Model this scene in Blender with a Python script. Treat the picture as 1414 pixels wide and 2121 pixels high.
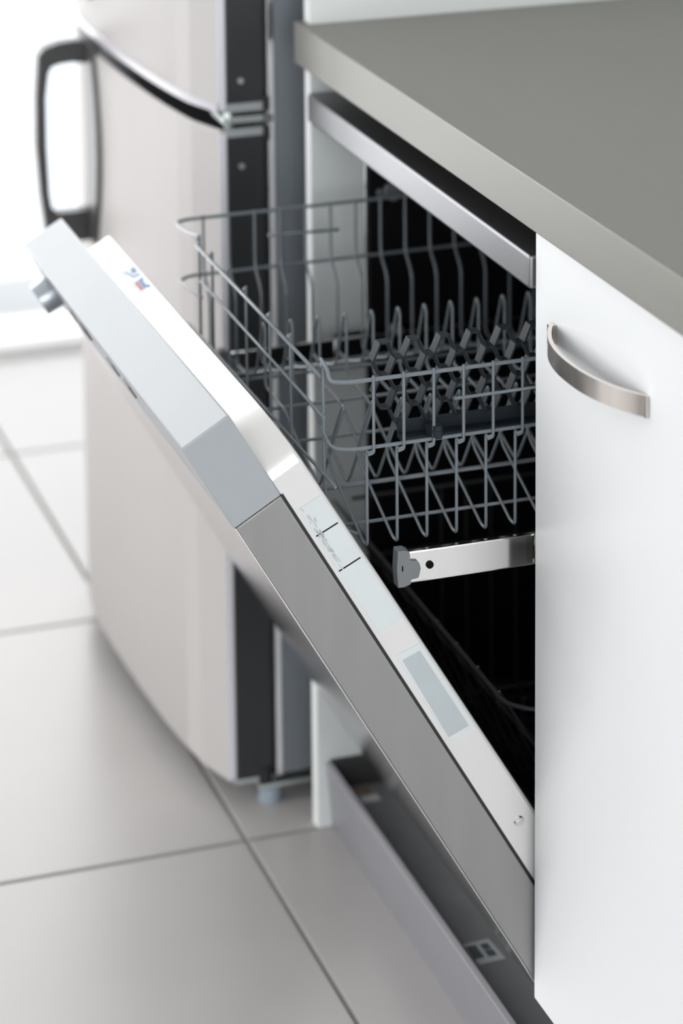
import bpy, bmesh, math, random
from mathutils import Vector, Matrix

random.seed(7)
scene = bpy.context.scene
for o in list(bpy.data.objects):
    bpy.data.objects.remove(o)

# ------------------------------------------------------------------ camera
cam_d = bpy.data.cameras.new('camera')
cam = bpy.data.objects.new('camera', cam_d)
scene.collection.objects.link(cam)
scene.camera = cam
CAM = Vector((-0.8860, -2.0815, 1.5395))
FWD = Vector((0.30378124, 0.94029101, -0.15352449))
RGT = Vector((0.95095235, -0.30911979, -0.01160128))
UPV = Vector((0.05836603, 0.14247022, 0.98807674))
M = Matrix((RGT, UPV, -FWD)).transposed().to_4x4()
M.translation = CAM
cam.matrix_world = M
cam_d.sensor_fit = 'VERTICAL'
cam_d.sensor_height = 36.0
cam_d.lens = 5730.92 / 2121 * 36.0
cam_d.shift_x = (707 - 599.3) / 2121
cam_d.shift_y = -(1060.5 + 342.76) / 2121
cam_d.clip_start = 0.05
cam_d.clip_end = 60
cam_d.dof.use_dof = True
cam_d.dof.focus_distance = 2.34
cam_d.dof.aperture_fstop = 4.0

# ------------------------------------------------------------------ world, light, exposure
world = bpy.data.worlds.new('world')
scene.world = world
world.use_nodes = True
bg = world.node_tree.nodes['Background']
bg.inputs['Color'].default_value = (0.86, 0.93, 1.0, 1)
bg.inputs['Strength'].default_value = 1.5


def area(name, loc, rot, sx, sy, power, col=(1, 1, 1)):
    l = bpy.data.lights.new(name, 'AREA')
    l.shape = 'RECTANGLE'
    l.size, l.size_y = sx, sy
    l.energy = power
    l.color = col
    o = bpy.data.objects.new(name, l)
    o.location = loc
    o.rotation_euler = rot
    scene.collection.objects.link(o)
    return o


# daylight standing just outside the two glazed openings; the near lamp is added fill
area('daylight_far_window', (-0.72, 2.42, 1.14), (math.radians(-90), 0, 0), 2.36, 2.24, 56, (1, 0.985, 0.975))
area('daylight_side_window', (-3.36, 1.15, 1.25), (0, math.radians(-90), 0), 2.4, 1.9, 54, (1, 0.99, 0.98))
area('added_near_fill', (-1.3, -3.76, 1.22), (math.radians(90), 0, 0), 3.4, 2.3, 88, (0.97, 0.99, 1.0))

vs = scene.view_settings
vs.view_transform = 'Standard'
vs.look = 'None'
vs.gamma = 1
vs.use_curve_mapping = False
vs.exposure = 0.0
scene.cycles.max_bounces = 10
scene.cycles.diffuse_bounces = 5
scene.cycles.glossy_bounces = 6
scene.cycles.transparent_max_bounces = 12
scene.cycles.sample_clamp_indirect = 6.0
scene.cycles.caustics_reflective = False
scene.cycles.caustics_refractive = False


# ------------------------------------------------------------------ materials
def mat(name, col, rough=0.5, metal=0.0, var=0.0, vscale=8.0, bump=0.0, bscale=200.0, stretch=(1, 1, 1),
        rvar=0.0, spec=0.5, coat=0.0):
    m = bpy.data.materials.new(name)
    m.use_nodes = True
    nt = m.node_tree
    b = nt.nodes['Principled BSDF']
    b.inputs['Base Color'].default_value = (*col, 1)
    b.inputs['Roughness'].default_value = rough
    b.inputs['Metallic'].default_value = metal
    b.inputs['Specular IOR Level'].default_value = spec
    if coat:
        b.inputs['Coat Weight'].default_value = coat
        b.inputs['Coat Roughness'].default_value = 0.08
    tc = nt.nodes.new('ShaderNodeTexCoord')
    mp = nt.nodes.new('ShaderNodeMapping')
    mp.inputs['Scale'].default_value = stretch
    nt.links.new(tc.outputs['Object'], mp.inputs['Vector'])
    if var or rvar:
        n = nt.nodes.new('ShaderNodeTexNoise')
        n.inputs['Scale'].default_value = vscale
        n.inputs['Detail'].default_value = 5
        nt.links.new(mp.outputs['Vector'], n.inputs['Vector'])
        if var:
            r = nt.nodes.new('ShaderNodeValToRGB')
            r.color_ramp.elements[0].position = 0.3
            r.color_ramp.elements[1].position = 0.7
            r.color_ramp.elements[0].color = (*[c * (1 - var) for c in col], 1)
            r.color_ramp.elements[1].color = (*[min(1, c * (1 + var)) for c in col], 1)
            nt.links.new(n.outputs['Fac'], r.inputs['Fac'])
            nt.links.new(r.outputs['Color'], b.inputs['Base Color'])
        if rvar:
            mr = nt.nodes.new('ShaderNodeMapRange')
            mr.inputs['To Min'].default_value = max(0.02, rough - rvar)
            mr.inputs['To Max'].default_value = rough + rvar
            nt.links.new(n.outputs['Fac'], mr.inputs['Value'])
            nt.links.new(mr.outputs['Result'], b.inputs['Roughness'])
    if bump:
        n2 = nt.nodes.new('ShaderNodeTexNoise')
        n2.inputs['Scale'].default_value = bscale
        n2.inputs['Detail'].default_value = 3
        nt.links.new(mp.outputs['Vector'], n2.inputs['Vector'])
        bp = nt.nodes.new('ShaderNodeBump')
        bp.inputs['Strength'].default_value = bump
        bp.inputs['Distance'].default_value = 0.001
        nt.links.new(n2.outputs['Fac'], bp.inputs['Height'])
        nt.links.new(bp.outputs['Normal'], b.inputs['Normal'])
    return m


def glass_mat():
    m = bpy.data.materials.new('window_glass')
    m.use_nodes = True
    nt = m.node_tree
    nt.nodes.clear()
    out = nt.nodes.new('ShaderNodeOutputMaterial')
    mix = nt.nodes.new('ShaderNodeMixShader')
    tr = nt.nodes.new('ShaderNodeBsdfTransparent')
    gl = nt.nodes.new('ShaderNodeBsdfGlossy')
    gl.inputs['Roughness'].default_value = 0.02
    fr = nt.nodes.new('ShaderNodeFresnel')
    fr.inputs['IOR'].default_value = 1.3
    nt.links.new(fr.outputs[0], mix.inputs[0])
    nt.links.new(tr.outputs[0], mix.inputs[1])
    nt.links.new(gl.outputs[0], mix.inputs[2])
    nt.links.new(mix.outputs[0], out.inputs[0])
    return m


MT = dict(
    tile=mat('grey_floor_tile', (0.45, 0.43, 0.42), 0.30, var=0.05, vscale=4, rvar=0.05, bump=0.05, bscale=60, spec=0.28),
    grout=mat('grey_grout', (0.25, 0.25, 0.235), 0.9, var=0.1, vscale=40),
    wall=mat('white_wall_paint', (0.80, 0.79, 0.78), 0.8, bump=0.05, bscale=150),
    ceiling=mat('white_ceiling_paint', (0.82, 0.82, 0.81), 0.9, bump=0.04, bscale=120),
    trim=mat('white_trim_paint', (0.82, 0.80, 0.79), 0.45, var=0.02),
    glass=glass_mat(),
    lacquer=mat('white_cabinet_lacquer', (0.82, 0.83, 0.84), 0.35, var=0.01, vscale=3),
    panel=mat('white_panel_laminate', (0.80, 0.83, 0.82), 0.4, var=0.015, vscale=3),
    panel_edge=mat('white_panel_edging', (0.88, 0.89, 0.88), 0.45, var=0.01),
    carcass=mat('white_carcass_board', (0.70, 0.71, 0.71), 0.5, var=0.02),
    worktop=mat('brushed_grey_worktop', (0.225, 0.22, 0.20), 0.46, metal=0.2, var=0.03, vscale=60,
                stretch=(1, 0.08, 1), rvar=0.03, bump=0.04, bscale=400),
    alu=mat('brushed_aluminium', (0.25, 0.25, 0.26), 0.40, metal=1.0, var=0.03, vscale=90, stretch=(1, 0.03, 1), rvar=0.03),
    alu_smooth=mat('smooth_aluminium', (0.72, 0.72, 0.73), 0.16, metal=1.0, rvar=0.03, vscale=30),
    inox=mat('polished_stainless_steel', (0.80, 0.79, 0.775), 0.14, metal=1.0, var=0.02, vscale=14, rvar=0.05),
    liner_steel=mat('pale_stainless_steel', (0.74, 0.73, 0.715), 0.36, metal=0.5, var=0.02, vscale=14, rvar=0.05),
    film=mat('clear_white_film', (0.88, 0.88, 0.90), 0.5, metal=0.2, var=0.01),
    satin=mat('satin_stainless_steel', (0.30, 0.30, 0.29), 0.42, metal=0.6, var=0.03, vscale=70, stretch=(1, 1, 0.05), rvar=0.04),
    front=mat('brushed_steel_front', (0.72, 0.70, 0.69), 0.14, metal=1.0, var=0.02, vscale=60, stretch=(1, 0.04, 1), rvar=0.02),
    silver=mat('silver_grey_plastic', (0.345, 0.365, 0.38), 0.38, var=0.02, vscale=12, bump=0.03, bscale=900),
    knob=mat('grey_metallic_knob', (0.42, 0.45, 0.49), 0.3, metal=0.8, var=0.03),
    dark=mat('black_plastic', (0.012, 0.013, 0.014), 0.45, var=0.1),
    tub=mat('shade_dark_steel_tub', (0.006, 0.006, 0.007), 0.55, var=0.15, vscale=6, spec=0.15),  # steel tub; its deep shade is put into this near-black colour
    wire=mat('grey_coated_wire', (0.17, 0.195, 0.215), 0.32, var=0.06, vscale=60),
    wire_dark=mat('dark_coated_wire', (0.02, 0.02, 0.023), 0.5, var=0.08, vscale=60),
    slate=mat('slate_grey_plastic', (0.025, 0.031, 0.037), 0.45, var=0.06, vscale=50, spec=0.1),
    cap=mat('mid_grey_plastic', (0.17, 0.18, 0.188), 0.5, var=0.05, vscale=50),
    plinth=mat('grey_metal_plinth', (0.36, 0.36, 0.385), 0.42, metal=0.55, var=0.03, vscale=40, stretch=(1, 0.05, 1)),
    lip=mat('pale_plinth_edge', (0.44, 0.43, 0.46), 0.4, metal=0.2, var=0.02),
    tray=mat('dark_grey_tray', (0.27, 0.275, 0.28), 0.5, metal=0.1, var=0.06, vscale=25),
    fridge=mat('silver_fridge_front', (0.475, 0.455, 0.445), 0.5, var=0.012, vscale=5, rvar=0.02, spec=0.08),
    fridge_side=mat('grey_fridge_side', (0.22, 0.24, 0.265), 0.4, metal=0.3, var=0.03, vscale=8),
    fridge_core=mat('charcoal_door_side', (0.028, 0.029, 0.032), 0.35, metal=0.0, var=0.04, vscale=10),
    chrome=mat('chrome_trim', (0.83, 0.83, 0.86), 0.18, metal=1.0, var=0.02),
    handle_dark=mat('dark_grey_handle_and_shade', (0.045, 0.045, 0.045), 0.4, var=0.05),
    handle_mid=mat('mid_grey_handle_plastic', (0.06, 0.06, 0.06), 0.45, var=0.05),
    silver_cover=mat('silver_handle_cover', (0.22, 0.22, 0.215), 0.4, var=0.02),
    edge_white=mat('pale_edge_highlight', (0.78, 0.78, 0.83), 0.3, var=0.01),
    handle=mat('grey_handle_metal', (0.26, 0.26, 0.255), 0.3, metal=0.75, var=0.03),
    nickel=mat('brushed_nickel', (0.62, 0.575, 0.54), 0.24, metal=1.0, var=0.04, vscale=120, stretch=(1, 1, 0.05), rvar=0.04),
    zinc=mat('zinc_bracket', (0.55, 0.60, 0.58), 0.35, metal=0.8, var=0.05, vscale=40),
    foot=mat('blue_grey_foot', (0.36, 0.43, 0.50), 0.4, metal=0.3, var=0.05),
    paper=mat('white_label_paper', (0.62, 0.655, 0.66), 0.5, var=0.015, vscale=40),
    paper_grey=mat('grey_label_print', (0.43, 0.47, 0.485), 0.5, var=0.02, vscale=30),
    white_print=mat('white_print', (0.88, 0.88, 0.90), 0.5),
    black_print=mat('black_print', (0.003, 0.003, 0.003), 0.7, spec=0.1),
    dark_print=mat('dark_grey_print', (0.10, 0.115, 0.125), 0.6),
    smudge=mat('grey_adhesive_smudge', (0.47, 0.495, 0.50), 0.6, var=0.25, vscale=90),
    blue=mat('blue_print', (0.10, 0.30, 0.55), 0.5),
    red=mat('red_print', (0.65, 0.08, 0.07), 0.5),
    brown=mat('brown_print', (0.32, 0.22, 0.17), 0.5, var=0.3, vscale=120),
)


# ------------------------------------------------------------------ mesh helpers
class MB:
    def __init__(self):
        self.v, self.f, self.s = [], [], []

    def add(self, vs_, fs_, smooth=False):
        b = len(self.v)
        self.v += [tuple(v) for v in vs_]
        for f in fs_:
            self.f.append([b + i for i in f])
            self.s.append(smooth)
        return self

    def box(self, a, b):
        (x0, y0, z0), (x1, y1, z1) = a, b
        return self.hexa([(x0, y0, z0), (x1, y0, z0), (x1, y1, z0), (x0, y1, z0),
                          (x0, y0, z1), (x1, y0, z1), (x1, y1, z1), (x0, y1, z1)])

    def hexa(self, p):
        return self.add(p, [(0, 3, 2, 1), (4, 5, 6, 7), (0, 1, 5, 4), (1, 2, 6, 5), (2, 3, 7, 6), (3, 0, 4, 7)])

    def prism(self, poly, fn, a, b, smooth=False):
        """poly: 2D outline, fn(p, t) -> 3D point, swept from t=a to t=b"""
        n = len(poly)
        vs_ = [fn(p, a) for p in poly] + [fn(p, b) for p in poly]
        base = len(self.v)
        self.v += [tuple(v) for v in vs_]
        self.f.append([base + i for i in reversed(range(n))]); self.s.append(False)
        self.f.append([base + n + i for i in range(n)]); self.s.append(False)
        for i in range(n):
            j = (i + 1) % n
            self.f.append([base + i, base + j, base + n + j, base + n + i]); self.s.append(smooth)
        return self

    def tube(self, path, r, seg=8, flat=None, closed=False):
        """flat=(half_w, half_h, up vector) gives a rectangular ribbon"""
        P = [Vector(p) for p in path]
        n = len(P)
        T = []
        for i in range(n):
            if closed:
                t = P[(i + 1) % n] - P[i - 1]
            else:
                t = P[min(i + 1, n - 1)] - P[max(i - 1, 0)]
            T.append(t.normalized())
        rings = []
        if flat:
            hw, hh, up = flat
            for i in range(n):
                u = Vector(up); u = (u - T[i] * u.dot(T[i])).normalized()
                s = T[i].cross(u)
                rings.append([P[i] + s * hw * a + u * hh * b for a, b in ((1, 1), (-1, 1), (-1, -1), (1, -1))])
            k = 4
        else:
            u = T[0].orthogonal().normalized()
            k = seg
            for i in range(n):
                u = (u - T[i] * u.dot(T[i])).normalized()
                s = T[i].cross(u)
                rings.append([P[i] + (u * math.cos(2 * math.pi * q / k) + s * math.sin(2 * math.pi * q / k)) * r
                              for q in range(k)])
        base = len(self.v)
        if flat:
            for q in range(4):
                b0 = len(self.v)
                for rg in rings:
                    self.v += [tuple(rg[q]), tuple(rg[(q + 1) % 4])]
                for i in range(n - 1):
                    a = b0 + 2 * i
                    self.f.append([a, a + 1, a + 3, a + 2]); self.s.append(True)
            for rg in (rings[0], rings[-1]):
                b0 = len(self.v)
                self.v += [tuple(v) for v in rg]
                self.f.append([b0, b0 + 1, b0 + 2, b0 + 3]); self.s.append(False)
            return self
        for rg in rings:
            self.v += [tuple(v) for v in rg]
        m = n if closed else n - 1
        for i in range(m):
            a, b = base + i * k, base + ((i + 1) % n) * k
            for q in range(k):
                self.f.append([a + q, a + (q + 1) % k, b + (q + 1) % k, b + q]); self.s.append(not flat)
        if not closed:
            self.f.append([base + q for q in reversed(range(k))]); self.s.append(False)
            self.f.append([base + (n - 1) * k + q for q in range(k)]); self.s.append(False)
        return self

    def cyl(self, a, b, r, seg=24, r2=None):
        a, b = Vector(a), Vector(b)
        t = (b - a).normalized()
        u = t.orthogonal().normalized(); s = t.cross(u)
        r2 = r if r2 is None else r2
        vs_ = []
        for c, rr in ((a, r), (b, r2)):
            vs_ += [c + (u * math.cos(2 * math.pi * q / seg) + s * math.sin(2 * math.pi * q / seg)) * rr for q in range(seg)]
        base = len(self.v)
        self.v += [tuple(v) for v in vs_]
        for q in range(seg):
            self.f.append([base + q, base + (q + 1) % seg, base + seg + (q + 1) % seg, base + seg + q]); self.s.append(True)
        self.f.append([base + q for q in reversed(range(seg))]); self.s.append(False)
        self.f.append([base + seg + q for q in range(seg)]); self.s.append(False)
        return self

    def ball(self, c, r, seg=8, rings=5):
        vs_ = [(c[0], c[1], c[2] + r)]
        for i in range(1, rings):
            th = math.pi * i / rings
            for q in range(seg):
                ph = 2 * math.pi * q / seg
                vs_.append((c[0] + r * math.sin(th) * math.cos(ph), c[1] + r * math.sin(th) * math.sin(ph), c[2] + r * math.cos(th)))
        vs_.append((c[0], c[1], c[2] - r))
        fs_ = []
        for q in range(seg):
            fs_.append((0, 1 + q, 1 + (q + 1) % seg))
            L = len(vs_) - 1
            o = 1 + (rings - 2) * seg
            fs_.append((L, o + (q + 1) % seg, o + q))
        for i in range(rings - 2):
            for q in range(seg):
                a = 1 + i * seg
                fs_.append((a + q, a + seg + q, a + seg + (q + 1) % seg, a + (q + 1) % seg))
        return self.add(vs_, fs_, True)

    def build(self, name, m, parent=None, bevel=0.0, seg=2, angle=40, crease=38):
        bm = bmesh.new()
        vv = [bm.verts.new(v) for v in self.v]
        for f, s in zip(self.f, self.s):
            try:
                fc = bm.faces.new([vv[i] for i in f]); fc.smooth = s
            except ValueError:
                pass
        bmesh.ops.recalc_face_normals(bm, faces=bm.faces)
        if bevel:
            ed = [e for e in bm.edges if len(e.link_faces) == 2 and e.calc_face_angle(0) > math.radians(angle)]
            bmesh.ops.bevel(bm, geom=ed, offset=bevel, segments=seg, profile=0.6, affect='EDGES', clamp_overlap=True)
            for f in bm.faces:
                f.smooth = f.smooth or f.calc_area() < bevel * 0.9 * max(e.calc_length() for e in f.edges)
        for e in bm.edges:      # crisp edges between flat and rounded faces
            if len(e.link_faces) == 2:
                p_, q_ = e.link_faces
                if p_.smooth != q_.smooth or e.calc_face_angle(0) > math.radians(crease):
                    e.smooth = False
        org = Vector(parent['_org']) if parent is not None else None
        if org is None:
            cs = [v.co for v in bm.verts]
            org = Vector(((min(c.x for c in cs) + max(c.x for c in cs)) / 2, (min(c.y for c in cs) + max(c.y for c in cs)) / 2,
                          min(c.z for c in cs)))
        bmesh.ops.translate(bm, verts=bm.verts, vec=-org)
        me = bpy.data.meshes.new(name)
        bm.to_mesh(me); bm.free()
        me.materials.append(m)
        o = bpy.data.objects.new(name, me)
        scene.collection.objects.link(o)
        if parent is None:
            o.location = org
        else:
            o.parent = parent
        o['_org'] = tuple(org)
        return o


def tag(o, label=None, cat=None, group=None, kind=None):
    for k, v in (('label', label), ('category', cat), ('group', group), ('kind', kind)):
        if v:
            o[k] = v
    return o


def thing(name, label, cat, loc, group=None):
    o = bpy.data.objects.new(name, None)
    o.empty_display_size = 0.05
    o.location = loc
    o['_org'] = tuple(loc)
    scene.collection.objects.link(o)
    return tag(o, label, cat, group)


def fillet(pts, r, n=4):
    """rounds the corners of a polyline"""
    P = [Vector(p) for p in pts]
    out = [P[0]]
    for i in range(1, len(P) - 1):
        a, b, c = P[i - 1], P[i], P[i + 1]
        d1, d2 = (a - b), (c - b)
        rr = min(r, d1.length * 0.45, d2.length * 0.45)
        s, e = b + d1.normalized() * rr, b + d2.normalized() * rr
        for k in range(n + 1):
            t = k / n
            out.append(s * (1 - t) ** 2 + b * 2 * t * (1 - t) + e * t * t)
    out.append(P[-1])
    return out


def polybox(lo, hi):
    return MB().box(lo, hi)


# ------------------------------------------------------------------ the room
XL, XR, YF, YB, ZC = -3.2, 0.66, -3.6, 2.2, 2.55
floor = tag(MB().box((XL, YF, -0.05), (XR, YB, -0.0035)).build('floor', MT['grout']), kind='structure')
G, PITCH, X0, Y0 = 0.0052, 0.5935, -0.0815, 0.6018
rest = MB()
for i in range(-6, 2):
    for j in range(-8, 4):
        x0, y0 = X0 + i * PITCH, Y0 + j * PITCH
        a = (max(XL, x0 + G / 2), max(YF, y0 + G / 2)); b = (min(XR, x0 + PITCH - G / 2), min(YB, y0 + PITCH - G / 2))
        if b[0] - a[0] < 0.01 or b[1] - a[1] < 0.01:
            continue
        near = -2 <= i <= 0 and j >= -1
        t = MB() if near else rest
        t.hexa([(a[0], a[1], -0.004), (b[0], a[1], -0.004), (b[0], b[1], -0.004), (a[0], b[1], -0.004),
                (a[0] + .001, a[1] + .001, 0), (b[0] - .001, a[1] + .001, 0), (b[0] - .001, b[1] - .001, 0), (a[0] + .001, b[1] - .001, 0)])
        if near:
            t.build('tile', MT['tile'], floor)
tag(rest.build('tile_field', MT['tile'], floor), kind='stuff')
tag(MB().box((XL - .1, YF - .1, ZC), (XR + .1, YB + .1, ZC + .08)).build('ceiling', MT['ceiling']), kind='structure')
tag(MB().box((XR, YF - .1, -.05), (XR + .1, YB + .1, ZC)).build('wall_right', MT['wall']), kind='structure')
m = MB()
m.box((XL, YF - .1, -.05), (-3.0, YF, ZC)); m.box((0.4, YF - .1, -.05), (XR, YF, ZC)); m.box((-3.0, YF - .1, 2.37), (0.4, YF, ZC))
m.box((-3.0, YF - .1, -.05), (0.4, YF, 0.07))
tag(m.build('wall_front', MT['wall']), kind='structure')
# far wall with its glazed door, side wall with its wide window
WX0, WX1, WZ1 = -1.9, 0.46, 2.25
m = MB()
m.box((XL, YB, -.05), (WX0, YB + .1, ZC)); m.box((WX1, YB, -.05), (XR, YB + .1, ZC)); m.box((WX0, YB, WZ1), (WX1, YB + .1, ZC))
m.box((WX0, YB, -.05), (WX1, YB + .1, 0.0))
tag(m.build('wall_back', MT['wall']), kind='structure')


def window(name, fn, a0, a1, z0, z1, mull, rail):
    """fn(along, z, depth) -> point; frame, mullions and one pane per light"""
    m = MB()

    def bar(p0, p1, q0, q1, d0=0.0, d1=0.06):
        m.hexa([fn(p0, q0, d0), fn(p1, q0, d0), fn(p1, q0, d1), fn(p0, q0, d1), fn(p0, q1, d0), fn(p1, q1, d0), fn(p1, q1, d1), fn(p0, q1, d1)])
    bar(a0, a1, z0, z0 + rail); bar(a0, a1, z1 - .06, z1)
    bar(a0, a0 + .06, z0 + rail, z1 - .06); bar(a1 - .06, a1, z0 + rail, z1 - .06)
    for c in mull:
        bar(c - .03, c + .03, z0 + rail, z1 - .06)
    w = tag(m.build(name, MT['trim']), kind='structure')
    st = [a0 + .06] + [x for c in mull for x in (c - .03, c + .03)] + [a1 - .06]
    for k in range(0, len(st), 2):
        p0, p1 = st[k], st[k + 1]
        g = MB().hexa([fn(p0, z0 + rail, .028), fn(p1, z0 + rail, .028), fn(p1, z0 + rail, .034), fn(p0, z0 + rail, .034),
                       fn(p0, z1 - .06, .028), fn(p1, z1 - .06, .028), fn(p1, z1 - .06, .034), fn(p0, z1 - .06, .034)])
        g.build('pane', MT['glass'], w)
    return w


window('window_1', lambda a, z, d: (a, YB + .02 + d, z), WX0, WX1, 0.0, WZ1, [-0.72], 0.012)
tag(MB().box((WX0, YB + .0801, -.05), (WX1, YB + .42, -.001)).build('trim_1', MT['trim']), kind='structure')
SY0, SY1, SZ0, SZ1 = 0.2, 2.1, 0.05, 2.45
m = MB()
m.box((XL - .1, YF - .1, -.05), (XL, SY0, ZC)); m.box((XL - .1, SY1, -.05), (XL, YB + .1, ZC))
m.box((XL - .1, SY0, -.05), (XL, SY1, SZ0)); m.box((XL - .1, SY0, SZ1), (XL, SY1, ZC))
tag(m.build('wall_left', MT['wall']), kind='structure')
window('window_2', lambda a, z, d: (XL - .02 - d, a, z), SY0, SY1, SZ0, SZ1, [1.15], 0.06)

window('added_window_3', lambda a, z, d: (a, YF - .02 - d, z), -3.0, 0.4, 0.07, 2.37, [-1.87, -0.73], 0.06)  # unseen window added behind the camera to brighten faces turned towards it

# ------------------------------------------------------------------ tall white side panel between dishwasher and fridge
PY0, PY1 = 0.600, 0.618
pan = thing('tall_side_panel', 'tall narrow white board standing between the refrigerator and the dishwasher', 'panel', (0.3, 0.609, 0))
MB().box((0.0012, PY0, 0.0), (0.60, PY1, 2.1)).build('board', MT['panel'], pan)
MB().box((0.0, PY0, 0.0), (0.0012, PY1, 2.1)).build('edge_strip', MT['panel_edge'], pan)

# ------------------------------------------------------------------ worktop
ZT0, ZT1 = 0.8559, 0.9003
poly = [(-.011, -.905), (.60, -.905), (.60, .5995), (-.0005, .5995), (-.0005, .6194), (-.011, .6194)]
tag(MB().prism(poly, lambda p, t: (p[0], p[1], t), ZT0, ZT1).build('worktop', MT['worktop'], bevel=.0012),
    'grey brushed metal worktop running over the dishwasher and white cabinet', 'worktop')

# ------------------------------------------------------------------ white base cabinet in front
cab = thing('base_cabinet', 'white base cabinet with glossy door and curved metal bow handle', 'cabinet', (0.29, -0.45, 0))
MB().box((.019, -.9, .15), (.58, -.002, .8555)).build('carcass', MT['carcass'], cab)
for yy in (-.85, -.06):
    for xx in (.13, .53):
        MB().cyl((xx, yy, 0), (xx, yy, .15), .016, 16).build('leg', MT['dark'], cab)
cd = MB().box((0, -.899, .1496), (.0185, -.0008, .8535)).build('door', MT['lacquer'], cab, bevel=.0012)
hp = []
N = 48
ya, yb, sag = -.0385, -.2215, .0255
for i in range(N + 1):
    t = i / N
    y = ya + (yb - ya) * t
    hp.append((-sag * (1 - abs(2 * t - 1) ** 2.3) - .001, y, .7725))
hp = [(.0005, ya + .001, .7725)] + hp[1:-1] + [(.0005, yb, .7725)]
h = MB().tube(hp, 0, flat=(.0017, .0085, (0, 0, 1)))
hb = h
hb.box((-.003, yb - .003, .7638), (.0, yb + .001, .7812))
hb.box((-.006, ya - .007, .7642), (.0, ya - .001, .7808))
ho = hb.build('handle', MT['nickel'], cd)
ho['label'] = 'curved brushed metal bow handle'

# ------------------------------------------------------------------ dishwasher
dw = thing('dishwasher', 'steel dishwasher with its door hanging open under the worktop', 'dishwasher', (0.31, 0.3, 0))
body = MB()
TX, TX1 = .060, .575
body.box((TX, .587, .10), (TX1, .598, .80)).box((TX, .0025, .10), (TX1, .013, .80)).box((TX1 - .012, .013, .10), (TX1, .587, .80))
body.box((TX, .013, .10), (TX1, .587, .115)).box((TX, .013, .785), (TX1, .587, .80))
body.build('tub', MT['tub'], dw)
MB().box((TX - .004, .5905, .12), (TX, .598, .80)).build('tub_frame', MT['inox'], dw, bevel=.001)
MB().cyl((TX + .012, .5868, .715), (TX + .012, .581, .715), .0045, 12).cyl((TX + .024, .5868, .716), (TX + .024, .577, .716), .009, 14).build('rail_stop', MT['cap'], dw)
MB().box((.09, .02, .0), (.56, .58, .10)).build('base', MT['dark'], dw)
tt = MB().box((-.004, .0035, .7965), (.056, .5985, .8265)).build('top_trim', MT['alu'], dw, bevel=.0032, seg=4)
tt['label'] = 'brushed aluminium trim bar under the worktop'

# door, opened about thirty degrees
OX, OZ = -.3115, .6965
UX, UZ = .50505, -.86309
WX, WZ = .86309, .50505


def D(u, w, y):
    return (OX + UX * u + WX * w, y, OZ + UZ * u + WZ * w)


def slab(mb, u0, u1, w0, w1, y0, y1):
    return mb.hexa([D(u0, w0, y0), D(u1, w0, y0), D(u1, w1, y0), D(u0, w1, y0), D(u0, w0, y1), D(u1, w0, y1), D(u1, w1, y1), D(u0, w1, y1)])


NY, FY = .003, .597
door = slab(MB(), .0880, .676, .0015, .0465, NY, FY).build('door', MT['satin'], dw, bevel=.0012)
slab(MB(), .0880, .676, 0, .0014, NY + .0002, FY - .0002).build('front_sheet', MT['front'], door, bevel=.0006)
slab(MB(), .0885, .66, .0466, .0492, NY + .0022, FY - .0022).build('seal_gap', MT['dark'], door)
cp = slab(MB(), 0, .0874, -.0005, .0470, NY - .0003, FY + .0003).build('control_panel', MT['silver'], door, bevel=.0016)
kb = MB().cyl(D(.040, -.0006, .545), D(.040, -.0190, .545), .0178, 32, .0172).build('control_knob', MT['knob'], door, bevel=.0008)
for k, (yy, hh) in enumerate(((.455, .006), (.405, .012), (.30, .012), (.24, .012))):
    slab(MB(), .030, .044, -.0020, -.0004, yy - hh, yy + hh).build('button', MT['slate' if k == 1 else 'cap'], door, bevel=.0008)

# inner liner: rounded pressing in polished steel
def rr_outline(u0, u1, y0, y1, r, n=14, ry=None):
    rn = ry or r
    out = []
    for (cu, cy, a0, ry) in ((u0 + r, y0 + rn, 180, rn), (u1 - r, y0 + r, 270, r), (u1 - r, y1 - r, 0, r), (u0 + r, y1 - r * .4, 90, r * .4)):
        for k in range(n + 1):
            a = math.radians(a0 + 90 * k / n)
            out.append((cu + r * math.cos(a), cy + ry * math.sin(a)))
    return out


lin = MB()
wt = lambda u: .0775 + .012 * (u - .04)
o1 = rr_outline(.040, .655, .0058, .5942, .034, ry=.085)
o2 = rr_outline(.043, .652, .0088, .5912, .032, ry=.083)
o3 = rr_outline(.075, .62, .040, .56, .025, ry=.060)
loops = [[D(u, .0474, y) for u, y in o1], [D(u, wt(u) - .003, y) for u, y in o1], [D(u, wt(u) - .001, y + (.001 if y < .3 else -.001)) for u, y in o1],
         [D(u, wt(u), y) for u, y in o2], [D(u, wt(u), y) for u, y in o3], [D(u, wt(u) - .018, y) for u, y in o3]]
n = len(o1)
base = []
for L in loops:
    base.append(len(lin.v)); lin.v += L
for a in range(len(loops) - 1):
    for i in range(n):
        j = (i + 1) % n
        lin.f.append([base[a] + i, base[a] + j, base[a + 1] + j, base[a + 1] + i]); lin.s.append(a < 3 and i % 15 != 14)
lin.f.append([base[-1] + i for i in range(n)]); lin.s.append(False)
lin.f.append([base[0] + i for i in reversed(range(n))]); lin.s.append(False)
liner = lin.build('inner_liner', MT['liner_steel'], door, crease=18)
liner['label'] = 'polished steel inner liner'


# paper labels and marks on the near side of the liner (0.2 mm thick)
def side_label(name, quad, m_, th=.0003, off=.0, par=door):
    y = .0058 - off
    mb = MB().hexa([D(u, w, y) for u, w in quad] + [D(u, w, y - th) for u, w in quad])
    return mb.build(name, m_, par)


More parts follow.
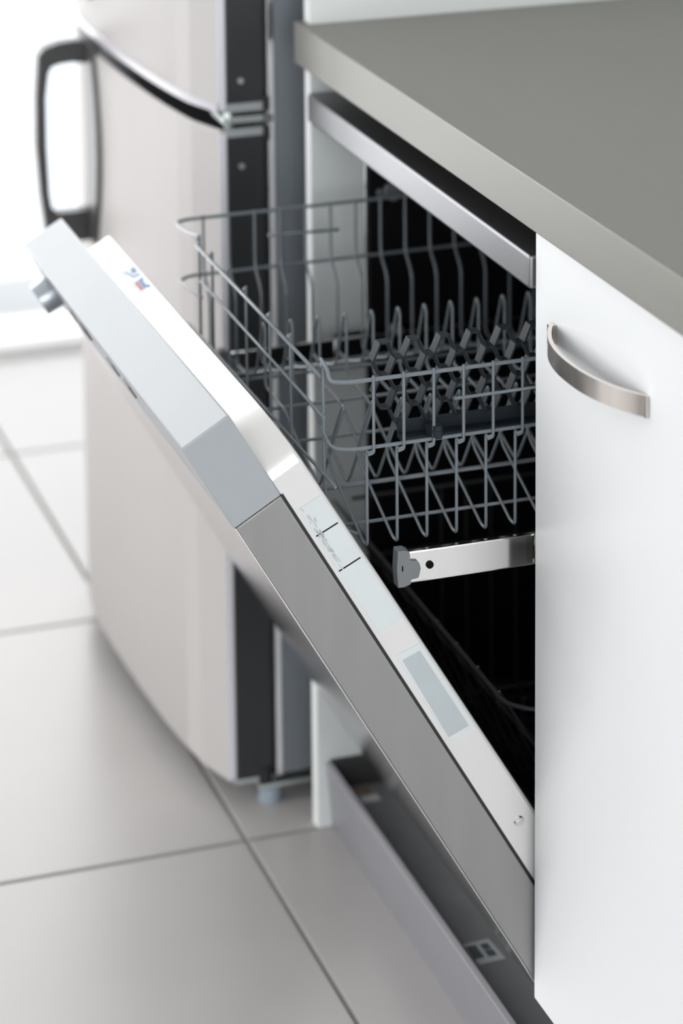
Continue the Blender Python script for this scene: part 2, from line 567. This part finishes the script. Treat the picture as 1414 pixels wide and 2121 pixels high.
l1 = side_label('label_strip', [(.1090, .0530), (.1105, .0752), (.2500, .0765), (.2482, .0535)], MT['paper'])
l1['label'] = 'pale label strip with two black cross lines'
for (a, b) in (((.1391, .0530), (.1407, .0743)), ((.1782, .0530), (.1797, .0745))):
    side_label('cross_line', [(a[0] - .0006, a[1]), (b[0] - .0006, b[1]), (b[0] + .0006, b[1]), (a[0] + .0006, a[1])], MT['black_print'], .0002, .0003)
rng = random.Random(3)


def blob(cu, cw, ru, rw, seed):
    r_ = random.Random(seed)
    return [(cu + ru * math.cos(a) * r_.uniform(.6, 1.15), cw + rw * math.sin(a) * r_.uniform(.6, 1.15)) for a in [2 * math.pi * k / 12 for k in range(12)]]


sm = MB()
for k in range(30):
    cu = .1115 + .066 * rng.random() ** 1.25
    cw = .0542 + .0012 * (cu - .11) / .06 + abs(rng.gauss(0, .0019)) * (1.5 if cu < .135 else 1)
    sc_ = rng.uniform(.35, 1.0)
    sm.prism(blob(cu, min(cw, .0610), .0050 * sc_, .0012 * sc_, k), lambda p, t: D(p[0], p[1], t), .00545, .0053 - .000004 * k)
sm.build('smudge', MT['smudge'], door)
l2 = side_label('label_plate', [(.2758, .0545), (.2795, .0768), (.3775, .0772), (.3750, .0540)], MT['paper'])
l2['label'] = 'pale label with grey printed field'
side_label('printed_field', [(.2830, .0570), (.2855, .0740), (.3735, .0745), (.3705, .0545)], MT['paper_grey'], .0002, .0003)
sc = MB().cyl(D(.4805, .0660, .0058), D(.4805, .0660, .0044), .0048, 20, .0038).cyl(D(.4805, .066, .0044), D(.4805, .066, .0040), .0018, 10)
sc.build('screw', MT['inox'], door)


# sticker with two printed marks on the top lip of the liner
def lip(name, pts, m_, lift=.0):
    mb = MB().prism(pts, lambda p, t: D(t, p[1], p[0]), .0400 - lift, .0397 - lift)
    return mb.build(name, m_, door)


lip('sticker', [(.487, .0600), (.487, .0755), (.392, .0755), (.392, .0600)], MT['film'])


def lipmark(name, polys, m_):
    mb = MB()
    for k, pts in enumerate(polys):
        mb.prism(pts, lambda p, t: D(t, p[1], p[0]), .0396 - .00004 * k, .0394 - .00004 * k)
    return mb.build(name, m_, door)


lipmark('blue_mark', [
    [(.480, .0650), (.476, .0640), (.452, .0675), (.455, .0690)],
    [(.455, .0690), (.452, .0675), (.449, .0745), (.453, .0750)],
    [(.474, .0700), (.470, .0745), (.462, .0750), (.459, .0715), (.466, .0690)],
    [(.478, .0735), (.474, .0750), (.466, .0735), (.470, .0715)]], MT['blue'])
lipmark('blue_emblem', [
    [(.440, .0680), (.440, .0725), (.414, .0725), (.414, .0680)],
    [(.440, .0715), (.440, .0750), (.434, .0740), (.432, .0715)],
    [(.420, .0715), (.416, .0752), (.410, .0745), (.412, .0715)]], MT['blue'])
lipmark('red_bar', [[(.440, .0645), (.440, .0675), (.414, .0675), (.414, .0645)]], MT['red'])
lipmark('fine_print', [[(.484, .0618), (.484, .0624), (.462, .0624), (.462, .0618)], [(.450, .0618), (.450, .0624), (.428, .0624), (.428, .0618)],
                       [(.422, .0618), (.422, .0623), (.408, .0623), (.408, .0618)]], MT['paper_grey'])

# telescopic rails for the upper rack
def hole_prism(mb, x, z, r, y0, y1):
    mb.cyl((x, y0, z), (x, y1, z), r, 20)


for side, (ya_, yb_) in enumerate(((.0285, .0345), (.5655, .5715))):
    nm = MB().box((-.108, ya_, .5385), (.012, yb_, .5668)).box((.012, ya_, .5385), (.46, yb_, .5668))
    r_ = nm.build('slide_rail', MT['inox'], dw, bevel=.0012)
    r_['label'] = 'polished steel slide rail with a round hole' if side == 0 else 'polished steel slide rail on the far side'
    yo = .0145 if side == 0 else .5775
    y2 = .0265 if side == 0 else .5855
    MB().box((.016, min(yo, y2), .5360), (.48, max(yo, y2), .5400)).box((.016, min(yo, y2), .5650), (.48, max(yo, y2), .5690)).box(
        (.016, min(yo, y2), .536), (.48, min(yo, y2) + .0012, .569) if side else (.48, min(yo, y2) + .0012, .569)).build('rail_channel', MT['inox'], dw)
    MB().box((.05, ya_ - .0025 if side == 0 else yb_, .545), (.44, ya_ if side == 0 else yb_ + .0065, .560)).build('rail_bearing', MT['cap'], dw)
    if side == 0:
        MB().cyl((-.0855, ya_ - .0002, .5528), (-.0855, ya_ - .0012, .5528), .0034, 20).build('hole', MT['black_print'], r_)
    cpm = MB()
    prof = [(-.1155, .5368), (-.1095, .5368), (-.1035, .5388), (-.1035, .5425), (-.0965, .5435), (-.0955, .5475), (-.0945, .5520), (-.0955, .5560), (-.0975, .5590),
            (-.1040, .5600), (-.1045, .5680), (-.1085, .5700), (-.1155, .5700), (-.1165, .5530)]
    cpm.prism(prof, lambda p, t: (p[0], t, p[1]), ya_ - .003, yb_ + .003)
    ce = cpm.build('end_cap', MT['cap'], r_, bevel=.0009)
    ce['label'] = 'grey plastic end cap'
    if side == 0:
        MB().box((-.1120, ya_ - .0032, .5515), (-.1108, ya_ - .0028, .5565)).build('slot', MT['black_print'], r_)

# ------------------------------------------------------------------ upper rack
rack = thing('dish_rack', 'grey wire upper dish rack pulled out above the open door', 'dish rack', (.08, .30, .5668))
NW, XW0, XP = 18, -.1335, .0275
XB = XW0 + NW * XP - .01
RW = .0014


def wire(name, pts, r=RW, m_='wire', fr=.006, par=rack, seg=7):
    return MB().tube(fillet(pts, fr), r, seg).build(name, MT[m_], par)


prof = [(.0530, .6535), (.0530, .5665), (.064, .5665), (.150, .602), (.158, .612), (.1300, .6630), (.1255, .6675), (.1240, .6640), (.1780, .5760), (.185, .5715), (.192, .5735),
        (.246, .592), (.280, .608), (.345, .610), (.3535, .664), (.3600, .6680), (.3625, .663), (.3760, .6115), (.420, .597), (.490, .569), (.530, .5665), (.530, .6420), (.550, .660), (.550, .7215)]
for k in range(NW):
    X = XW0 + k * XP
    lean = lambda z: .004 * max(0, (z - .60) / .065)
    pts = [(X + .005, .0485, .6535), (X + .0005, .0505, .6515)] + [(X + (lean(z) if .11 < y < .17 or .34 < y < .38 else 0), y, z) for y, z in prof]
    wire('cross_wire', pts, fr=.010)
for k in range(NW):
    X = XW0 + k * XP + .0052
    wire('side_post', [(X, .0490, .7205), (X, .0490, .6555), (X, .0495, .6515), (X - .005, .0500, .6500)], fr=.004)
# rims: the near and far rails turn round the front corners and step up to the corner posts
zr = .7165
XF = -.165
wire('top_rail', [(XB, .0505, zr + .002), (-.150, .0505, zr), (XF + .002, .0560, zr), (XF + .001, .0615, zr + .002), (XF, .0635, .7260), (XF, .0800, .7295)], .0019, fr=.009)
wire('top_rail', [(XB, .5515, zr + .004), (-.150, .5515, zr + .002), (XF + .002, .5460, zr + .002), (XF + .001, .5300, zr + .002), (XF, .4900, .7230), (XF, .4560, .7300)], .0019, fr=.009)
wire('middle_rail', [(XB, .0520, .6585), (-.145, .0520, .6555), (XF + .001, .0575, .6565), (XF, .0800, .6680)], .0017, fr=.012)
wire('middle_rail', [(XB, .5500, .6610), (-.150, .5500, .6590), (XF + .001, .5350, .6600), (XF, .4500, .6690)], .0017, fr=.012)
wire('front_rail', [(XF - .002, .0755, .7155), (XF - .002, .4590, .7200)], .0019)
wire('front_rail', [(XF - .002, .0665, .6815), (XF - .002, .4450, .6877)], .0015)
wire('front_rail', [(XF - .002, .0380, .6300), (XF - .002, .4900, .6300)], .0015)
ft = MB()
for (yy, zt) in ((.0740, .7290), (.1650, .7250), (.2260, .7250), (.2990, .7270), (.3560, .7275), (.4100, .7275), (.4545, .7310)):
    pts = [(XF, yy, zt), (XF, yy, .630), (XF + .002, yy, .598), (XF + .012, yy, .578), (XW0 + .001, yy, .5685)]
    wire('front_post', pts, .0014, fr=.014)
    MB().ball((XF - .0012, yy, zt - .003), .0023).build('post_tip', MT['wire'], rack)
for y_, z_, xa in ((.096, .5720, -.155), (.138, .5895, -.16), (.188, .5690, -.158), (.2500, .5915, -.158), (.300, .6065, -.150), (.400, .6005, -.150), (.470, .5735, -.155), (.5200, .5640, -.155)):
    wire('floor_rail', [(xa, y_, z_ - .0025), (XB, y_, z_ - .0025)], .0016)
wire('short_rail', [(-.0550, .0480, .6912), (.20, .0480, .6945)], .0015)
wire('short_rail', [(-.0630, .5520, .6925), (.0135, .5520, .6905)], .0016)
# rear frame, hidden in the tub
wire('rear_rail', [(XB, .0505, zr), (XB, .5515, zr)], .0019)
wire('rear_rail', [(XB, .0520, .6585), (XB, .5500, .6610)], .0017)
for yy, s in ((.0395, 1), (.5605, -1)):
    for xx in (.08, .24):
        MB().cyl((xx, yy - .0042, .5725), (xx, yy + .0042, .5725), .0058, 16).cyl((xx, yy, .5725), (xx, yy + s * .0135, .5725), .0025, 8).build('roller', MT['cap'], rack)

# fold-down honeycomb shelf on the near side
hc = MB()
HY0, HY1, t_ = .0660, .0775, .00085
edges = set()
R5 = lambda p: (round(p[0], 5), round(p[1], 5))
ht, hw, hv, hp_ = .0145, .0038, .0102, .0280
for k in range(9):
    for row in range(4):
        cx = -.1110 + hp_ * k + (.014 if row % 2 else 0)
        cz = .7262 - .0145 * row
        ring = [(cx - hw, cz + ht), (cx + hw, cz + ht), (cx + hv, cz), (cx + hw, cz - ht), (cx - hw, cz - ht), (cx - hv, cz)]
        for i in range(6):
            a, b = R5(ring[i]), R5(ring[(i + 1) % 6])
            if not any(math.hypot(a[0] - e[0][0], a[1] - e[0][1]) + math.hypot(b[0] - e[1][0], b[1] - e[1][1]) < .002 or
                       math.hypot(b[0] - e[0][0], b[1] - e[0][1]) + math.hypot(a[0] - e[1][0], a[1] - e[1][1]) < .002 for e in edges):
                edges.add((a, b))
for a, b in sorted(edges):
    d = Vector((b[0] - a[0], b[1] - a[1])); d.normalize()
    n_ = Vector((-d[1], d[0])) * t_
    e_ = d * .0007
    q = [(a[0] - e_[0] + n_[0], a[1] - e_[1] + n_[1]), (b[0] + e_[0] + n_[0], b[1] + e_[1] + n_[1]), (b[0] + e_[0] - n_[0], b[1] + e_[1] - n_[1]), (a[0] - e_[0] - n_[0], a[1] - e_[1] - n_[1])]
    hc.prism(q, lambda p, t: (p[0], t + (p[1] - .65) * .02, p[1]), HY0, HY1)
hs = hc.build('honeycomb_shelf', MT['slate'], rack)
hs['label'] = 'dark plastic honeycomb cup shelf'
bar = MB().box((-.096, HY0 - .001, .6500), (.16, HY1 + .002, .6545)).box((-.096, HY1, .6500), (.16, HY1 + .003, .6660))
bar.build('shelf_bar', MT['slate'], rack, bevel=.0008)
for xx in (-.0700, .0400, .1500):
    MB().cyl((xx, .0495, .6585), (xx, .0495, .6690), .0047, 14).box((xx - .0045, .0500, .6555), (xx + .0045, .0670, .6640)).cyl((xx, .0495, .6625), (xx, .0495, .6645), .0052, 14).build('shelf_clip', MT['slate'], rack)

# ------------------------------------------------------------------ lower rack, deep in the dark tub
low = thing('dish_rack', 'dark wire lower dish rack sitting deep inside the dishwasher', 'dish rack', (.28, .30, .115))
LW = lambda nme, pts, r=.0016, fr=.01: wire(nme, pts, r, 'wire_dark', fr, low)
xf, xb = .004, .54
LW('top_rail', [(xb, .052, .392), (xf + .02, .052, .390), (xf, .075, .3895), (xf, .30, .3925), (xf, .548, .396)], .0022)
LW('top_rail', [(xb, .052, .392), (xb, .548, .392)], .002)
LW('top_rail', [(xb, .548, .396), (xf + .02, .548, .396)], .002)
LW('middle_rail', [(xb, .052, .330), (.055, .052, .330), (.045, .08, .330), (.045, .548, .330), (xb, .548, .330)], .002)
LW('bottom_rail', [(.12, .06, .160), (xb, .06, .160)], .002); LW('bottom_rail', [(.12, .54, .160), (xb, .54, .160)], .002)
for k in range(15):
    x = .125 + k * .0285
    pts = [(x, .052, .392), (x, .055, .165), (x, .075, .158), (x, .20, .158), (x, .206, .225), (x, .212, .225), (x, .218, .158), (x, .38, .158), (x, .386, .225), (x, .392, .225), (x, .398, .158), (x, .525, .158), (x, .545, .165), (x, .548, .394)]
    LW('cross_wire', pts, .0015, .008)
for k in range(9):
    y = .09 + k * .052
    LW('front_post', [(xf, y, .394), (.045, y, .328), (.120, y, .168), (.30, y, .160)], .0015, .008)
for yy in (.045, .555):
    for xx in (.20, .46):
        MB().cyl((xx, yy - .006, .138), (xx, yy + .006, .138), .023, 20).build('wheel', MT['dark'], low)
        LW('axle', [(xx, yy, .138), (xx, yy + (.03 if yy < .3 else -.03), .138), (xx, yy + (.03 if yy < .3 else -.03), .158)], .0022, .003)
# ------------------------------------------------------------------ plinth trough below the dishwasher
pl = thing('plinth', 'grey metal kick plinth with an open trough below the dishwasher door', 'plinth', (.04, 0, 0))
PA, PB = -.90, .5985
MB().prism([(.0165, 0.0), (.0205, 0.0), (.0130, .0750), (.0090, .0750)], lambda p, t: (p[0], t, p[1]), PA, PB).build('face', MT['plinth'], pl, bevel=.0006)
MB().prism([(.0086, .0748), (.0150, .0748), (.0150, .0764), (.0086, .0764)], lambda p, t: (p[0], t, p[1]), PA, PB).build('lip', MT['lip'], pl)
MB().box((.0150, PA, .0420), (.088, PB, .0450)).box((.0850, PA, .0450), (.088, PB, .0950)).build('trough', MT['tray'], pl)
MB().box((.0140, PB - .004, .0450), (.0850, PB, .0790)).build('end_plate', MT['handle_dark'], pl)  # dark colour stands in for the shadow on this plate
ZL = .0450


def flat_label(name, quad, m_, z0, th=.0003):
    return MB().hexa([(x, y, z0) for x, y in quad] + [(x, y, z0 + th) for x, y in quad]).build(name, m_, pl)


lb = flat_label('sticker', [(.0362, .2624), (.0640, .2640), (.0668, .2265), (.0385, .2246)], MT['paper'], ZL)
lb['label'] = 'white sticker with dark printed boxes'
flat_label('printed_box', [(.0372, .2570), (.0475, .2575), (.0480, .2345), (.0378, .2338)], MT['dark_print'], ZL + .0003)
flat_label('printed_box', [(.0520, .2570), (.0600, .2572), (.0602, .2470), (.0522, .2468)], MT['dark_print'], ZL + .0003)
flat_label('printed_box', [(.0520, .2450), (.0608, .2452), (.0612, .2345), (.0524, .2343)], MT['dark_print'], ZL + .0003)
lb = flat_label('sticker', [(.0330, .5930), (.0560, .5940), (.0590, .5560), (.0365, .5545)], MT['paper_grey'], ZL)
lb['label'] = 'pale sticker with a brown picture'
flat_label('picture', [(.0345, .5900), (.0545, .5905), (.0560, .5730), (.0355, .5720)], MT['brown'], ZL + .0003)
flat_label('white_strip', [(.0375, .5690), (.0570, .5700), (.0580, .5580), (.0385, .5570)], MT['white_print'], ZL + .0003)

# ------------------------------------------------------------------ refrigerator
FY0, FY1 = .674, 1.274
fr = thing('refrigerator', 'silver two door refrigerator with bowed front at the end of the worktop', 'refrigerator', (.25, .974, 0))
MB().box((-.0240, FY0, .030), (.56, FY1, 1.75)).build('body', MT['fridge_side'], fr, bevel=.004)
MB().box((-.0242, FY0 - .0012, .030), (-.0165, FY0 + .004, 1.75)).build('body_edge', MT['chrome'], fr, bevel=.0008)
MB().box((-.0290, FY0 + .012, .045), (-.0235, FY1 - .012, .765)).box((-.0290, FY0 + .012, .800), (-.0235, FY1 - .012, 1.74)).build('door_gasket', MT['dark'], fr)
front = [(.674, -.0790), (.7245, -.0957), (.760, -.1010), (.800, -.1055), (.840, -.1090), (.880, -.1115), (.930, -.1140), (.980, -.1158), (1.030, -.1168), (1.070, -.1172), (1.110, -.1168),
         (1.150, -.1150), (1.190, -.1105), (1.225, -.1030), (1.250, -.0955), (1.274, -.0860)]


def fridge_door(z0, z1, label, cap_top, cap_bot):
    outline = [(x, y) for y, x in front]
    core = [(-.0290, FY0 + .0012)] + [(max(x + .004, -.2), min(max(y, FY0 + .0012), FY1 - .001)) for x, y in outline] + [(-.0290, FY1 - .001)]
    d = MB().prism(core, lambda p, t: (p[0], p[1], t), z0 + .002, z1 - .002).build('door', MT['fridge_core'], fr)
    d['label'] = label
    sk = MB()
    # bowed front sheet wrapped round both long edges
    ring = [(-.0700, FY0)] + outline + [(-.0700, FY1)]
    inner = [(-.0700, FY0 + .0010)] + [(x + .0035, min(max(y, FY0 + .001), FY1 - .001)) for x, y in outline] + [(-.0700, FY1 - .001)]
    nn = len(ring)
    b0 = len(sk.v)
    for z in (z0, z0 + .004, z1 - .004, z1):
        k = .0022 if z in (z0, z1) else 0
        sk.v += [(x + (k if 0 < i < nn - 1 else 0), y, z) for i, (x, y) in enumerate(ring)]
    for z in (z0, z1):
        sk.v += [(x, y, z) for x, y in inner]
    for lv in range(3):
        for i in range(nn - 1):
            a = b0 + lv * nn + i
            sk.f.append([a, a + 1, a + nn + 1, a + nn]); sk.s.append(3 <= i <= nn - 4)
    for (o_, i_) in ((0, 4), (3, 5)):
        for i in range(nn - 1):
            a, c = b0 + o_ * nn + i, b0 + i_ * nn + i
            sk.f.append([a, a + 1, c + 1, c]); sk.s.append(False)
    s = sk.build('front_sheet', MT['fridge'], d)
    MB().box((-.0790, FY0 - .0004, z0 + .004), (-.0715, FY0 + .0006, z1 - .004)).build('edge_highlight', MT['edge_white'], d, bevel=.0004)  # pale strip painted as the highlight along the rounded door edge
    if cap_bot:
        rim = MB()
        nf = len(outline)
        for dx, z in ((-.0002, z0 + .0105), (-.0016, z0 + .0095), (-.0016, z0 + .001), (.001, z0 - .0002)):
            rim.v += [(x + dx, y, z) for x, y in outline]
        for lv in range(3):
            for i in range(nf - 1):
                q = lv * nf + i
                rim.f.append([q, q + 1, q + nf + 1, q + nf]); rim.s.append(True)
        rim.build('lower_rim', MT['lip'], d)
    cp_ = MB()
    if cap_bot:
        cp_.box((-.0700, FY0 - .0006, z0), (-.0290, FY0 + .002, z0 + .009))
    if cap_top:
        cp_.box((-.0700, FY0 - .0006, z1 - .009), (-.0290, FY0 + .002, z1))
    if cap_top or cap_bot:
        cp_.build('end_trim', MT['silver'], d)
    return d


ld = fridge_door(.0300, .7748, 'lower door', True, False)
ud = fridge_door(.7933, 1.745, 'upper door', False, True)
for d, zz in ((ld, .7330), (ud, .8270)):
    MB().cyl((-.0540, FY0 + .001, zz), (-.0540, FY0 - .0012, zz), .0032, 14).build('screw', MT['zinc'], d)
hg = MB().box((-.0740, FY0 - .0004, .7805), (-.0200, FY0 + .045, .7875)).cyl((-.0670, FY0 + .004, .7748), (-.0670, FY0 + .004, .7933), .005, 12)
hg.build('hinge', MT['zinc'], fr, bevel=.0006)
MB().box((-.0300, FY0 - .0025, .7600), (-.0220, FY0 + .03, .7755)).box((-.0300, FY0 - .0025, .7925), (-.0220, FY0 + .03, .8080)).build('hinge_block', MT['dark'], fr, bevel=.001)
MB().cyl((-.0250, FY0 - .0030, .7840), (-.0250, FY0 + .002, .7840), .0062, 14).build('hinge_bolt', MT['handle'], fr)
# base plate, hinge foot and feet
MB().box((-.0700, FY0 + .004, .0235), (-.0250, FY0 + .05, .0290)).box((-.0450, FY0 - .004, .0180), (.0300, FY0 + .05, .0225)).build('base_bracket', MT['zinc'], fr, bevel=.0008)
MB().cyl((-.0350, FY0 + .006, .0230), (-.0350, FY0 + .006, .0400), .0085, 14).build('hinge_pin', MT['dark'], fr)
for xx in (-.0300, .50):
    for yy in (FY0 + .006, FY1 - .03):
        MB().cyl((xx, yy, 0), (xx, yy, .0180 if xx < 0 else .0305), .0125, 18).build('foot', MT['foot'], fr)
MB().box((.0, FY0 + .02, .004), (.012, FY1 - .02, .030)).build('base_grille', MT['dark'], fr)


def fridge_handle(d, dz):
    outer = [(-.112, .787), (-.140, .790), (-.156, .789), (-.172, .784), (-.180, .774), (-.1840, .724), (-.1850, .665), (-.1815, .605), (-.1755, .556), (-.1620, .545), (-.1400, .541), (-.112, .541)]
    inner = [(-.112, .760), (-.140, .764), (-.156, .763), (-.166, .760), (-.170, .752), (-.1738, .7227), (-.1742, .663), (-.1722, .603), (-.1695, .586), (-.163, .579), (-.1410, .5785), (-.112, .580)]
    y0, y1 = 1.085, 1.104
    m_ = MB()
    n_ = len(outer)
    m_.v = [(x, y, z + dz) for y in (y0, y1) for L in (outer, inner) for x, z in L]
    for i in range(n_ - 1):
        m_.f += [[i, i + 1, n_ + i + 1, n_ + i], [2 * n_ + i, 3 * n_ + i, 3 * n_ + i + 1, 2 * n_ + i + 1],
                 [i, 2 * n_ + i, 2 * n_ + i + 1, i + 1], [n_ + i, n_ + i + 1, 3 * n_ + i + 1, 3 * n_ + i]]
        m_.s += [False, False, True, True]
    m_.f += [[0, n_, 3 * n_, 2 * n_], [n_ - 1, 3 * n_ - 1, 4 * n_ - 1, 2 * n_ - 1]]
    m_.s += [False, False]
    hd = m_.build('handle', MT['handle_dark'], d)
    hd['label'] = 'dark grey loop handle with a pale outer face'
    cov = MB()
    k0, k1 = 3, 9
    L = outer[k0:k1]
    for i in range(len(L) - 1):
        (xa, za), (xb_, zb_) = L[i], L[i + 1]
        cov.hexa([(xa - .0025, y0 + .001, za + dz), (xb_ - .0025, y0 + .001, zb_ + dz), (xb_, y0 + .001, zb_ + dz), (xa, y0 + .001, za + dz),
                  (xa - .0025, y1, za + dz), (xb_ - .0025, y1, zb_ + dz), (xb_, y1, zb_ + dz), (xa, y1, za + dz)])
    cov.build('grip_cover', MT['silver_cover'], hd)
    st = MB()
    rows = []
    for k in range(13):
        t = k / 12
        z = .541 + .246 * t
        q = math.sin(math.pi * t)
        yl, yr = 1.104 - .010 * q, 1.066 - .026 * q
        rows.append([(-.1105, yr, z + dz), (-.1235, yr + .002, z + dz), (-.1235, yl, z + dz), (-.1105, yl, z + dz)])
    b_ = 0
    for r_ in rows:
        st.v += r_
    for k in range(12):
        for q in range(4):
            st.f.append([k * 4 + q, k * 4 + (q + 1) % 4, k * 4 + 4 + (q + 1) % 4, k * 4 + 4 + q]); st.s.append(False)
    st.f += [[0, 1, 2, 3], [51, 50, 49, 48]]
    st.s += [False, False]
    st.build('base_strip', MT['handle_mid'], d)


fridge_handle(ld, -.002)
fridge_handle(ud, .301)

for o in bpy.data.objects:
    if '_org' in o:
        del o['_org']
